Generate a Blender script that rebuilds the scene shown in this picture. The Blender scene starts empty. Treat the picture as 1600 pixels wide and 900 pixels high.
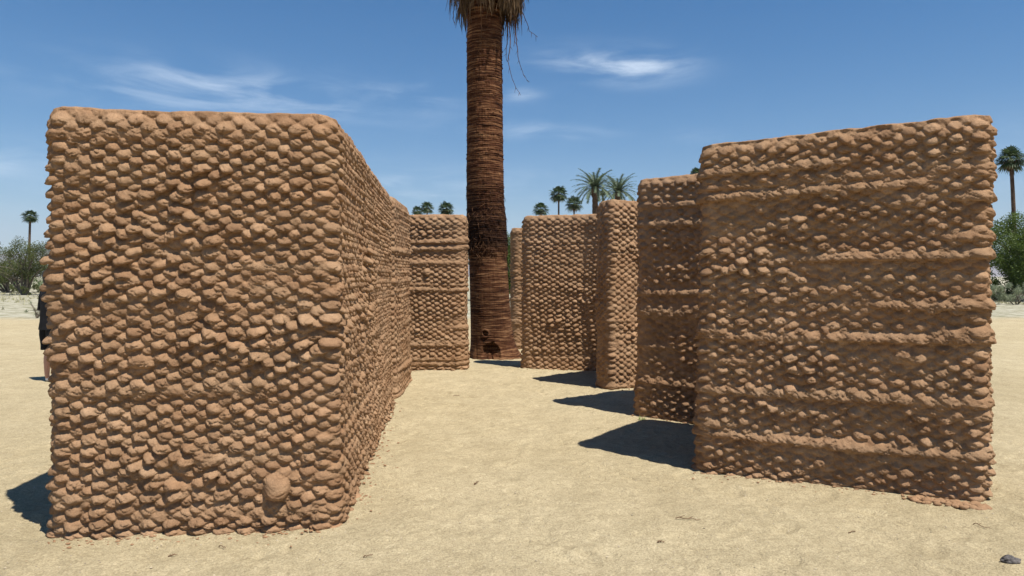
import bpy, bmesh, math, random
import numpy as np
from mathutils import Vector, Matrix, Quaternion

R = math.radians
scene = bpy.context.scene
C = scene.collection

# ------------------------------------------------------------------ camera
FPX, EYE, HZ = 1067.0, 1.6, 432.0
PITCH = math.atan((450 - HZ) / FPX)
cd = bpy.data.cameras.new('camera')
cam = bpy.data.objects.new('camera', cd)
C.objects.link(cam)
cam.location = (0, 0, EYE)
cam.rotation_euler = (R(90) - PITCH, 0, 0)
cd.sensor_width = 36
cd.lens = 24.0
cd.clip_start = 0.05
cd.clip_end = 60000
scene.camera = cam

# ------------------------------------------------------------------ sun and sky
LIGHT = Vector((-0.92, 0.85, -2.6)).normalized()
sd = bpy.data.lights.new('sun', 'SUN')
sd.energy = 5.0
sd.angle = R(0.53)
sd.color = (1.0, 0.94, 0.85)
sun = bpy.data.objects.new('sun', sd)
C.objects.link(sun)
sun.rotation_euler = LIGHT.to_track_quat('-Z', 'Y').to_euler()

world = bpy.data.worlds.new('World')
scene.world = world
world.use_nodes = True
wn, wl = world.node_tree.nodes, world.node_tree.links
for n in list(wn):
    wn.remove(n)
wout = wn.new('ShaderNodeOutputWorld')
wbg = wn.new('ShaderNodeBackground')
wbg.inputs['Strength'].default_value = 0.065
sky = wn.new('ShaderNodeTexSky')
sky.sky_type = 'NISHITA'
sky.sun_disc = False
sky.sun_elevation = math.asin(-LIGHT.z)
sky.sun_rotation = math.atan2(-LIGHT.x, -LIGHT.y)
sky.altitude = 120
sky.air_density = 1.0
sky.dust_density = 0.1
sky.ozone_density = 3.0
wl.new(wbg.outputs[0], wout.inputs[0])


def px_dir(x, y):
    """world direction seen at a pixel of the 1600x900 photograph"""
    rx, up = (x - 800) / FPX, (450 - y) / FPX
    c, s = math.cos(PITCH), math.sin(PITCH)
    return Vector((rx, c + up * s, -s + up * c)).normalized()


def ground_at(x, y):
    d = px_dir(x, y)
    t = EYE / -d.z
    return (d.x * t, d.y * t)


def at_depth(x, y, depth):
    d = px_dir(x, y)
    t = depth / d.y
    return (d.x * t, depth, EYE + d.z * t)


# thin cirrus: noise in the sky's own direction space, kept to a few patches
wtc = wn.new('ShaderNodeTexCoord')


def wmath(op, a, b=None, clamp=False):
    n = wn.new('ShaderNodeMath')
    n.operation = op
    n.use_clamp = clamp
    for i, v in enumerate((a, b)):
        if v is None:
            continue
        if isinstance(v, (int, float)):
            n.inputs[i].default_value = v
        else:
            wl.new(v, n.inputs[i])
    return n.outputs[0]


mp = wn.new('ShaderNodeMapping')
mp.inputs['Scale'].default_value = (3.2, 1.0, 15.0)
mp.inputs['Rotation'].default_value = (0, R(-7), 0)
wl.new(wtc.outputs['Generated'], mp.inputs['Vector'])
nz = wn.new('ShaderNodeTexNoise')
nz.inputs['Scale'].default_value = 2.3
nz.inputs['Detail'].default_value = 9
nz.inputs['Roughness'].default_value = 0.58
nz.inputs['Distortion'].default_value = 0.5
wl.new(mp.outputs[0], nz.inputs['Vector'])
wisp = wn.new('ShaderNodeMapRange')
wisp.interpolation_type = 'SMOOTHSTEP'
wl.new(nz.outputs['Fac'], wisp.inputs[0])
wisp.inputs[1].default_value = 0.38
wisp.inputs[2].default_value = 0.72
total = None
# (pixel x, y, half width px, half height px, tilt, strength)
for cx_, cy_, hw_, hh_, tilt, st in [
        (330, 140, 240, 34, 0.10, 0.8), (20, 248, 110, 26, -0.02, 0.75),
        (930, 97, 90, 22, 0.05, 0.62), (1010, 103, 70, 24, -0.05, 0.8),
        (850, 205, 100, 12, 0.03, 0.4), (815, 148, 28, 10, 0, 0.5),
        (655, 310, 120, 42, 0.0, 0.8), (640, 150, 80, 24, 0.1, 0.2),
        (1080, 210, 40, 10, 0, 0.25),
        (820, 300, 120, 30, 0, 0.35), (60, 330, 120, 40, 0, 0.35), (1570, 250, 60, 60, 0, 0.25)]:
    d = px_dir(cx_, cy_)
    # offset in (azimuth-like, elevation-like) coordinates: x/|y| and z/|y|
    sx = wn.new('ShaderNodeSeparateXYZ')
    wl.new(wtc.outputs['Generated'], sx.inputs[0])
    yy = wmath('MAXIMUM', sx.outputs[1], 0.05)
    ax = wmath('SUBTRACT', wmath('DIVIDE', sx.outputs[0], yy), d.x / d.y)
    az = wmath('SUBTRACT', wmath('DIVIDE', sx.outputs[2], yy), d.z / d.y)
    az = wmath('ADD', az, wmath('MULTIPLY', ax, tilt))
    q = wmath('ADD', wmath('POWER', wmath('ABSOLUTE', wmath('DIVIDE', ax, hw_ / FPX)), 2.0),
              wmath('POWER', wmath('ABSOLUTE', wmath('DIVIDE', az, hh_ / FPX)), 2.0))
    g = wmath('MULTIPLY', wmath('EXPONENT', wmath('MULTIPLY', q, -1.0)), st)
    total = g if total is None else wmath('ADD', total, g)
cf = wmath('MULTIPLY', wisp.outputs[0], total, clamp=True)
cf = wmath('MULTIPLY', cf, 0.55)
wmix = wn.new('ShaderNodeMix')
wmix.data_type = 'RGBA'
wl.new(cf, wmix.inputs[0])
whs = wn.new('ShaderNodeHueSaturation')
whs.inputs['Saturation'].default_value = 1.48
wl.new(sky.outputs[0], whs.inputs['Color'])
wl.new(whs.outputs[0], wmix.inputs[6])
wmix.inputs[7].default_value = (11.5, 12.6, 13.6, 1)
wl.new(wmix.outputs[2], wbg.inputs[0])

vs = scene.view_settings
vs.view_transform = 'Standard'
vs.look = 'None'
vs.exposure = 0.67
vs.gamma = 1.0
vs.use_curve_mapping = False


# ------------------------------------------------------------------ numpy noise
def _h(ix, iy, seed):
    n = (ix.astype(np.int64) * 374761393 + iy.astype(np.int64) * 668265263 + seed * 1442695041) & 0xffffffff
    n = ((n ^ (n >> 13)) * 1274126177) & 0xffffffff
    n = ((n ^ (n >> 16)) * 2246822519) & 0xffffffff
    n = n ^ (n >> 15)
    return (n & 0xffffff) / float(0xffffff)


def vn(x, y, seed=0):
    x, y = np.asarray(x, float), np.asarray(y, float)
    ix, iy = np.floor(x), np.floor(y)
    fx, fy = x - ix, y - iy
    fx, fy = fx * fx * (3 - 2 * fx), fy * fy * (3 - 2 * fy)
    a, b = _h(ix, iy, seed), _h(ix + 1, iy, seed)
    c, d = _h(ix, iy + 1, seed), _h(ix + 1, iy + 1, seed)
    return (a + (b - a) * fx) * (1 - fy) + (c + (d - c) * fx) * fy


def fbm(x, y, seed=0, oct=3, g=0.5):
    s, a, t = 0, 1.0, 0
    for o in range(oct):
        s = s + a * vn(x * 2 ** o + 17.3 * o, y * 2 ** o + 5.1 * o, seed + o)
        t += a
        a *= g
    return s / t


def smooth(e0, e1, x):
    t = np.clip((x - e0) / (e1 - e0), 0, 1)
    return t * t * (3 - 2 * t)


# ------------------------------------------------------------------ object helpers
def tag(o, label=None, cat=None, group=None, kind=None):
    if label: o['label'] = label
    if cat: o['category'] = cat
    if group: o['group'] = group
    if kind: o['kind'] = kind
    return o


def empty(name, loc, rz=0.0):
    o = bpy.data.objects.new(name, None)
    C.objects.link(o)
    o.location = loc
    o.rotation_euler = (0, 0, rz)
    o.empty_display_size = 0.2
    return o


def mesh_np(name, verts, faces, mats, parent=None, sm=True, loc=None):
    """faces: (n,3) or (n,4) array or list of such arrays"""
    me = bpy.data.meshes.new(name)
    if not isinstance(faces, list):
        faces = [faces]
    faces = [np.asarray(f, dtype=np.int32) for f in faces if len(f)]
    verts = np.asarray(verts, dtype=np.float32)
    me.vertices.add(len(verts))
    me.vertices.foreach_set('co', verts.ravel())
    idx = np.concatenate([f.ravel() for f in faces])
    cnt = np.concatenate([np.full(len(f), f.shape[1], np.int32) for f in faces])
    st = np.concatenate(([0], np.cumsum(cnt)[:-1])).astype(np.int32)
    me.loops.add(len(idx))
    me.loops.foreach_set('vertex_index', idx)
    me.polygons.add(len(cnt))
    me.polygons.foreach_set('loop_start', st)
    me.polygons.foreach_set('loop_total', cnt)
    me.polygons.foreach_set('use_smooth', np.full(len(cnt), sm, dtype=bool))
    me.update(calc_edges=True)
    me.validate()
    for m in (mats if isinstance(mats, (list, tuple)) else [mats]):
        me.materials.append(m)
    o = bpy.data.objects.new(name, me)
    C.objects.link(o)
    if parent is not None:
        o.parent = parent
    if loc is not None:
        o.location = loc
    return o


def grid_faces(nr, nc, wrap=False):
    i = np.arange(nr - 1)[:, None]
    j = np.arange(nc if wrap else nc - 1)[None, :]
    a = i * nc + j
    b = i * nc + (j + 1) % nc
    return np.stack([a, b, b + nc, a + nc], -1).reshape(-1, 4)


class MB:
    """collects shapes for one mesh"""
    def __init__(s):
        s.v, s.f3, s.f4, s.n = [], [], [], 0

    def add(s, v, f):
        f = np.asarray(f)
        (s.f3 if f.shape[1] == 3 else s.f4).append(f + s.n)
        s.v.append(np.asarray(v, float))
        s.n += len(v)

    def tube(s, pts, rad, seg=6, cap=True):
        pts = [Vector(p) for p in pts]
        if isinstance(rad, (int, float)):
            rad = [rad] * len(pts)
        V = []
        up = Vector((0.13, 0.31, 0.9))
        for i, p in enumerate(pts):
            t = (pts[min(i + 1, len(pts) - 1)] - pts[max(i - 1, 0)]).normalized()
            if abs(t.dot(up)) > 0.97:
                up = Vector((1, 0.2, 0))
            a = t.cross(up).normalized()
            b = t.cross(a)
            for k in range(seg):
                th = 2 * math.pi * k / seg
                V.append(p + (a * math.cos(th) + b * math.sin(th)) * rad[i])
        nr = len(pts)
        s.add([tuple(v) for v in V], grid_faces(nr, seg, True))
        if cap:
            n0 = s.n
            tip = [tuple(pts[0]), tuple(pts[-1])]
            s.add(tip + [tuple(v) for v in V[:seg]] + [tuple(v) for v in V[-seg:]],
                  [(0, 2 + (k + 1) % seg, 2 + k) for k in range(seg)] +
                  [(1, 2 + seg + k, 2 + seg + (k + 1) % seg) for k in range(seg)])

    def build(s, name, mat, parent=None, sm=True, loc=None):
        fs = []
        if s.f3: fs.append(np.concatenate(s.f3))
        if s.f4: fs.append(np.concatenate(s.f4))
        return mesh_np(name, np.concatenate(s.v), fs, mat, parent, sm, loc)


# ------------------------------------------------------------------ materials
def new_mat(name):
    m = bpy.data.materials.new(name)
    m.use_nodes = True
    nt = m.node_tree
    b = nt.nodes['Principled BSDF']
    b.inputs['Specular IOR Level'].default_value = 0.12
    b.inputs['Roughness'].default_value = 0.9
    return m, nt, b


def noise_node(nt, scale, detail=4, rough=0.55, vec=None, dist=0.0):
    n = nt.nodes.new('ShaderNodeTexNoise')
    n.inputs['Scale'].default_value = scale
    n.inputs['Detail'].default_value = detail
    n.inputs['Roughness'].default_value = rough
    n.inputs['Distortion'].default_value = dist
    if vec is not None:
        nt.links.new(vec, n.inputs['Vector'])
    return n


def ramp(nt, fac, stops):
    r = nt.nodes.new('ShaderNodeValToRGB')
    el = r.color_ramp.elements
    while len(el) > 1:
        el.remove(el[-1])
    el[0].position, el[0].color = stops[0][0], (*stops[0][1], 1)
    for p, c in stops[1:]:
        e = el.new(p)
        e.color = (*c, 1)
    nt.links.new(fac, r.inputs[0])
    return r


def mixc(nt, fac, a, b, mode='MIX'):
    m = nt.nodes.new('ShaderNodeMix')
    m.data_type = 'RGBA'
    m.blend_type = mode
    for i, v in ((0, fac), (6, a), (7, b)):
        if isinstance(v, (int, float)):
            m.inputs[i].default_value = v
        elif isinstance(v, tuple):
            m.inputs[i].default_value = (*v, 1)
        else:
            nt.links.new(v, m.inputs[i])
    return m.outputs[2]


def bump(nt, b, chain):
    """chain: list of (height socket, distance, strength)"""
    prev = None
    for h, dist, st in chain:
        n = nt.nodes.new('ShaderNodeBump')
        n.inputs['Distance'].default_value = dist
        n.inputs['Strength'].default_value = st
        nt.links.new(h, n.inputs['Height'])
        if prev is not None:
            nt.links.new(prev, n.inputs['Normal'])
        prev = n.outputs[0]
    nt.links.new(prev, b.inputs['Normal'])


def obj_coord(nt, scale=(1, 1, 1), rot=(0, 0, 0)):
    tc = nt.nodes.new('ShaderNodeTexCoord')
    m = nt.nodes.new('ShaderNodeMapping')
    m.inputs['Scale'].default_value = scale
    m.inputs['Rotation'].default_value = rot
    nt.links.new(tc.outputs['Object'], m.inputs['Vector'])
    return m.outputs[0]


# adobe (clay with straw)
def make_adobe():
    m, nt, b = new_mat('adobe')
    co = obj_coord(nt)
    n1 = noise_node(nt, 1.1, 4, 0.6, co)
    n2 = noise_node(nt, 14, 5, 0.65, co)
    n3 = noise_node(nt, 120, 4, 0.7, co)
    cs = obj_coord(nt, (1.2, 1.2, 7))
    n4 = noise_node(nt, 1.6, 3, 0.5, cs)
    c = ramp(nt, n1.outputs['Fac'], [(0.3, (0.268, 0.163, 0.090)), (0.7, (0.350, 0.229, 0.138))]).outputs[0]
    r2 = ramp(nt, n4.outputs['Fac'], [(0.35, (0.295, 0.167, 0.092)), (0.65, (0.328, 0.215, 0.130))]).outputs[0]
    c = mixc(nt, 0.5, c, r2)
    v = ramp(nt, n2.outputs['Fac'], [(0.3, (0.74, 0.72, 0.70)), (0.7, (1.15, 1.15, 1.15))]).outputs[0]
    c = mixc(nt, 0.8, c, v, 'MULTIPLY')
    v3 = ramp(nt, n3.outputs['Fac'], [(0.3, (0.78, 0.78, 0.78)), (0.7, (1.16, 1.16, 1.16))]).outputs[0]
    c = mixc(nt, 0.7, c, v3, 'MULTIPLY')
    an = nt.nodes.new('ShaderNodeAttribute')
    an.attribute_name = 'clay_tone'
    tr = ramp(nt, an.outputs['Fac'], [(0.0, (0.80, 0.77, 0.76)), (0.5, (1.0, 1.0, 1.0)), (1.0, (1.17, 1.18, 1.20))]).outputs[0]
    c = mixc(nt, 0.9, c, tr, 'MULTIPLY')
    nt.links.new(c, b.inputs['Base Color'])
    b.inputs['Roughness'].default_value = 1.0
    b.inputs['Specular IOR Level'].default_value = 0.03
    n5 = noise_node(nt, 45, 5, 0.7, co, 0.6)
    bump(nt, b, [(n5.outputs['Fac'], 0.012, 0.7), (n3.outputs['Fac'], 0.004, 0.8)])
    return m


M_ADOBE = make_adobe()


def make_sand():
    m, nt, b = new_mat('sand')
    co = obj_coord(nt)
    n1 = noise_node(nt, 0.35, 5, 0.6, co)
    n2 = noise_node(nt, 3.0, 6, 0.68, co, 0.5)
    n3 = noise_node(nt, 90, 5, 0.75, co)
    n6 = noise_node(nt, 22, 5, 0.7, co, 0.8)
    base = ramp(nt, n1.outputs['Fac'], [(0.3, (0.405, 0.338, 0.212)), (0.7, (0.465, 0.397, 0.262))]).outputs[0]
    base = mixc(nt, 0.55, base, ramp(nt, n2.outputs['Fac'], [(0.35, (0.80, 0.79, 0.76)), (0.65, (1.12, 1.12, 1.12))]).outputs[0], 'MULTIPLY')
    base = mixc(nt, 0.6, base, ramp(nt, n3.outputs['Fac'], [(0.36, (0.5, 0.48, 0.45)), (0.6, (1.25, 1.25, 1.25))]).outputs[0], 'MULTIPLY')
    base = mixc(nt, 0.5, base, ramp(nt, n6.outputs['Fac'], [(0.34, (0.72, 0.70, 0.66)), (0.6, (1.12, 1.12, 1.12))]).outputs[0], 'MULTIPLY')
    # beyond the cleared yard: pale stony scrubland
    far = ramp(nt, noise_node(nt, 1.3, 6, 0.75, co).outputs['Fac'],
               [(0.36, (0.15, 0.15, 0.08)), (0.5, (0.33, 0.31, 0.23)), (0.62, (0.44, 0.42, 0.34))]).outputs[0]
    sx = nt.nodes.new('ShaderNodeSeparateXYZ')
    nt.links.new(co, sx.inputs[0])
    nd = noise_node(nt, 0.12, 3, 0.5, co)
    mad = nt.nodes.new('ShaderNodeMath')
    mad.operation = 'MULTIPLY_ADD'
    nt.links.new(nd.outputs['Fac'], mad.inputs[0])
    mad.inputs[1].default_value = 7.0
    nt.links.new(sx.outputs[1], mad.inputs[2])
    mr = nt.nodes.new('ShaderNodeMapRange')
    nt.links.new(mad.outputs[0], mr.inputs[0])
    mr.inputs[1].default_value = 28.0
    mr.inputs[2].default_value = 30.0
    col = mixc(nt, mr.outputs[0], base, far)
    # reddish adobe dust washed round the feet of the walls is left to real crumbs
    nt.links.new(col, b.inputs['Base Color'])
    b.inputs['Roughness'].default_value = 1.0
    b.inputs['Specular IOR Level'].default_value = 0.02
    n4 = noise_node(nt, 9, 6, 0.7, co, 0.4)
    n5 = noise_node(nt, 60, 4, 0.7, co, 0.3)
    bump(nt, b, [(n4.outputs['Fac'], 0.06, 0.6), (n5.outputs['Fac'], 0.014, 0.8), (n3.outputs['Fac'], 0.006, 0.8)])
    return m


M_SAND = make_sand()


def simple_mat(name, col, var=0.25, scale=6, rough=0.85, spec=0.15, bmp=0.0, trans=0.0, bscale=None):
    m, nt, b = new_mat(name)
    co = obj_coord(nt)
    n = noise_node(nt, scale, 4, 0.6, co)
    lo = tuple(c * (1 - var) for c in col)
    hi = tuple(min(1, c * (1 + var)) for c in col)
    r = ramp(nt, n.outputs['Fac'], [(0.3, lo), (0.7, hi)])
    nt.links.new(r.outputs[0], b.inputs['Base Color'])
    b.inputs['Roughness'].default_value = rough
    b.inputs['Specular IOR Level'].default_value = spec
    if bmp:
        bn = noise_node(nt, bscale or scale * 6, 4, 0.65, co)
        bump(nt, b, [(bn.outputs['Fac'], bmp, 0.7)])
    if trans:
        tr = nt.nodes.new('ShaderNodeBsdfTranslucent')
        nt.links.new(r.outputs[0], tr.inputs[0])
        mx = nt.nodes.new('ShaderNodeMixShader')
        mx.inputs[0].default_value = trans
        nt.links.new(b.outputs[0], mx.inputs[1])
        nt.links.new(tr.outputs[0], mx.inputs[2])
        nt.links.new(mx.outputs[0], nt.nodes['Material Output'].inputs[0])
    return m


def bark_mat():
    m, nt, b = new_mat('palm_bark')
    co = obj_coord(nt, (1, 1, 1))
    ring = obj_coord(nt, (2.4, 2.4, 32))
    fib = obj_coord(nt, (30, 30, 3))
    n1 = noise_node(nt, 1.0, 5, 0.7, ring, 0.3)
    n2 = noise_node(nt, 1.3, 3, 0.6, fib)
    n3 = noise_node(nt, 1.2, 4, 0.6, co)
    c = ramp(nt, n1.outputs['Fac'], [(0.34, (0.014, 0.006, 0.003)), (0.49, (0.075, 0.030, 0.014)), (0.66, (0.26, 0.148, 0.076))]).outputs[0]
    c = mixc(nt, 0.5, c, ramp(nt, n3.outputs['Fac'], [(0.35, (0.55, 0.48, 0.45)), (0.65, (1.2, 1.1, 1.0))]).outputs[0], 'MULTIPLY')
    c = mixc(nt, 0.5, c, ramp(nt, n2.outputs['Fac'], [(0.3, (0.6, 0.6, 0.6)), (0.7, (1.25, 1.25, 1.25))]).outputs[0], 'MULTIPLY')
    # the trimmed lower trunk is smoother and greyer-brown; the rough collar above is nearly black
    sx = nt.nodes.new('ShaderNodeSeparateXYZ')
    nt.links.new(co, sx.inputs[0])
    rz = ramp(nt, nt.nodes.new('ShaderNodeMath').outputs[0], [(0, (1, 1, 1)), (0.195, (1.0, 1.0, 1.0)), (0.225, (0.22, 0.20, 0.19)),
                                                               (0.29, (0.40, 0.36, 0.34)), (0.35, (1.0, 0.95, 0.92)), (1, (1.0, 0.98, 0.95))])
    mm = [n for n in nt.nodes if n.type == 'MATH'][-1]
    mm.operation = 'MULTIPLY_ADD'
    nt.links.new(sx.outputs[2], mm.inputs[0])
    mm.inputs[1].default_value = 0.1
    wob = noise_node(nt, 3, 2, 0.5, co)
    w2 = nt.nodes.new('ShaderNodeMath')
    w2.operation = 'MULTIPLY_ADD'
    nt.links.new(wob.outputs['Fac'], w2.inputs[0])
    w2.inputs[1].default_value = 0.03
    w2.inputs[2].default_value = -0.015
    nt.links.new(w2.outputs[0], mm.inputs[2])
    c = mixc(nt, 1.0, c, rz.outputs[0], 'MULTIPLY')
    nt.links.new(c, b.inputs['Base Color'])
    b.inputs['Roughness'].default_value = 0.9
    bump(nt, b, [(n1.outputs['Fac'], 0.03, 0.6), (n2.outputs['Fac'], 0.008, 0.5)])
    return m


M_BARK = bark_mat()
M_THATCH = simple_mat('dead_frond', (0.12, 0.078, 0.043), 0.6, 9, 0.8, 0.1)
M_FIBRE = simple_mat('palm_fibre', (0.11, 0.055, 0.028), 0.6, 9, 0.9, 0.05)
M_FROND = simple_mat('fan_frond', (0.05, 0.078, 0.026), 0.4, 1.2, 0.5, 0.4, trans=0.2)
M_DATE = simple_mat('date_frond', (0.10, 0.135, 0.075), 0.3, 1.2, 0.55, 0.3, trans=0.2)
M_FTRUNK = simple_mat('far_palm_trunk', (0.10, 0.065, 0.045), 0.4, 3, 0.9, 0.05, bmp=0.05, bscale=9)
M_LEAFG = simple_mat('green_leaf', (0.085, 0.125, 0.024), 0.35, 0.9, 0.6, 0.25, trans=0.3)
M_LEAFD = simple_mat('dull_leaf', (0.085, 0.10, 0.032), 0.35, 0.8, 0.7, 0.2, trans=0.25)
M_LEAFB = simple_mat('grey_leaf', (0.24, 0.27, 0.17), 0.25, 2, 0.8, 0.1, trans=0.2)
M_HEDGE = simple_mat('hedge_leaf', (0.05, 0.11, 0.02), 0.35, 1.5, 0.6, 0.25, trans=0.2)
M_LIMB = simple_mat('grey_bark', (0.13, 0.11, 0.085), 0.35, 4, 0.9, 0.05, bmp=0.03)
M_GRASS = simple_mat('dry_grass', (0.36, 0.34, 0.20), 0.35, 2, 0.9, 0.05, trans=0.2)
M_HILL = simple_mat('hill_rock', (0.20, 0.16, 0.13), 0.4, 0.002, 1.0, 0.02)
M_STONE = simple_mat('dark_stone', (0.10, 0.09, 0.085), 0.7, 40, 0.7, 0.3, bmp=0.01, bscale=120)
M_TWIG = simple_mat('dry_twig', (0.16, 0.10, 0.06), 0.4, 20, 0.9, 0.05)
M_WEED = simple_mat('weed_leaf', (0.22, 0.27, 0.10), 0.3, 20, 0.8, 0.1)
M_BLACK = simple_mat('black_cloth', (0.010, 0.010, 0.012), 0.3, 12, 0.85, 0.2, bmp=0.01, bscale=30)
M_SKIN = simple_mat('skin', (0.48, 0.27, 0.19), 0.08, 12, 0.55, 0.3)
M_HAIR = simple_mat('dark_hair', (0.02, 0.013, 0.01), 0.4, 60, 0.5, 0.4)
M_SHOE = simple_mat('white_shoe', (0.75, 0.74, 0.72), 0.06, 20, 0.6, 0.3)
M_EYE = simple_mat('eye', (0.05, 0.03, 0.02), 0.1, 20, 0.2, 0.5)

# ------------------------------------------------------------------ ground: one sheet, fine near the camera, out to the horizon
def axis(fine0, fine1, step, far):
    a = list(np.arange(fine0, fine1, step))
    s, p = step, fine1
    hi = []
    while p < far:
        hi.append(p)
        s *= 1.12
        p += s
    s, p = step, fine0 - step
    lo = []
    while p > -far:
        lo.append(p)
        s *= 1.12
        p -= s
    return np.array(lo[::-1] + a + hi)


gx = axis(-4.6, 5.2, 0.024, 13500)
gy = axis(2.9, 12.5, 0.024, 13500)
GX, GY = np.meshgrid(gx, gy)


def ground_z(x, y):
    near = 1 - smooth(30, 60, np.hypot(x, y))
    z = (fbm(x * 0.9, y * 0.9, 3, 3) - 0.5) * 0.05
    z = z + (fbm(x * 4.5, y * 4.5, 9, 3) - 0.5) * 0.022
    z = z + (fbm(x * 15, y * 15, 19, 2) - 0.5) * 0.009
    return z * near


GZ = ground_z(GX, GY)
# old scuffed footprints
rng = np.random.default_rng(5)
for _ in range(900):
    fx, fy = rng.uniform(-4.5, 5), rng.uniform(2.9, 12)
    a = rng.uniform(0, math.pi)
    ddx, ddy = GX - fx, GY - fy
    sel = (abs(ddx) < 0.3) & (abs(ddy) < 0.3)
    if not sel.any():
        continue
    u = (ddx[sel] * math.cos(a) + ddy[sel] * math.sin(a)) / 0.13
    v = (-ddx[sel] * math.sin(a) + ddy[sel] * math.cos(a)) / 0.05
    q = np.sqrt(u * u + v * v)
    GZ[sel] += rng.uniform(0.5, 1.5) * (-0.009 * np.exp(-q ** 3) + 0.005 * np.exp(-((q - 1.35) / 0.3) ** 2))
verts = np.stack([GX, GY, GZ], -1).reshape(-1, 3)
tag(mesh_np('ground', verts, grid_faces(len(gy), len(gx)), M_SAND), kind='structure')

# distant mountain ridge
n = 260
hx = np.linspace(-13000, 9000, n)
prof = (fbm(hx / 1500, hx * 0, 7, 5, 0.55) - 0.3) * 900
prof = np.clip(prof, 60, None) * smooth(9000, -2500, hx) * 0.55 + 240
rows = []
for k, (t, hh) in enumerate([(0, 0), (0.3, 0.25), (0.6, 0.6), (0.85, 0.85), (1.0, 1.0), (1.5, 0.5), (2.0, 0.0)]):
    yy = 8200 + 1300 * t + (fbm(hx / 400, hx * 0 + k * 3, 30, 3) - 0.5) * 500
    zz = prof * hh * (0.85 + 0.3 * fbm(hx / 300, hx * 0 + k, 40, 3)) - 5
    rows.append(np.stack([hx, yy, zz], -1))
tag(mesh_np('hills', np.concatenate(rows), grid_faces(len(rows), n), M_HILL, sm=False), kind='structure')


# ------------------------------------------------------------------ printed adobe walls
CH, LAM = 0.0405, 0.145


def outline(poly, steps, r):
    """closed rounded polygon, counter-clockwise; one sampling step per edge (edge i runs from vertex i to i+1)"""
    n = len(poly)
    P = [Vector((p[0], p[1])) for p in poly]
    pts = []
    u = 0.0
    corners = []
    for i in range(n):
        a, b, c = P[i - 1], P[i], P[(i + 1) % n]
        d1, d2 = (b - a).normalized(), (c - b).normalized()
        ang = d1.angle_signed(d2) * -1
        rr = r if ang > 0 else r * 0.7
        t = rr * math.tan(abs(ang) / 2)
        t = min(t, 0.45 * (b - a).length, 0.45 * (c - b).length)
        rr = t / max(1e-6, math.tan(abs(ang) / 2))
        corners.append((b - d1 * t, b + d2 * t, d1, d2, ang, rr))
    for i in range(n):
        p0, p1, d1, d2, ang, rr = corners[i]
        st = min(steps[i - 1], steps[i])
        L = abs(ang) * rr
        m = max(3, int(L / st))
        n1 = Vector((d1.y, -d1.x))
        cen = p0 - n1 * rr * (1 if ang > 0 else -1)
        for k in range(m):
            th = ang * k / m
            nn = Vector((n1.x * math.cos(th) - n1.y * math.sin(th), n1.x * math.sin(th) + n1.y * math.cos(th)))
            p = cen + nn * rr * (1 if ang > 0 else -1)
            pts.append((p.x, p.y, nn.x, nn.y, u + L * k / m))
        u += L
        q0, q1 = p1, corners[(i + 1) % n][0]
        L = (q1 - q0).length
        m = max(2, int(L / steps[i]))
        n2 = Vector((d2.y, -d2.x))
        for k in range(m):
            p = q0.lerp(q1, k / m)
            pts.append((p.x, p.y, n2.x, n2.y, u + L * k / m))
        u += L
    return np.array(pts), u


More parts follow.
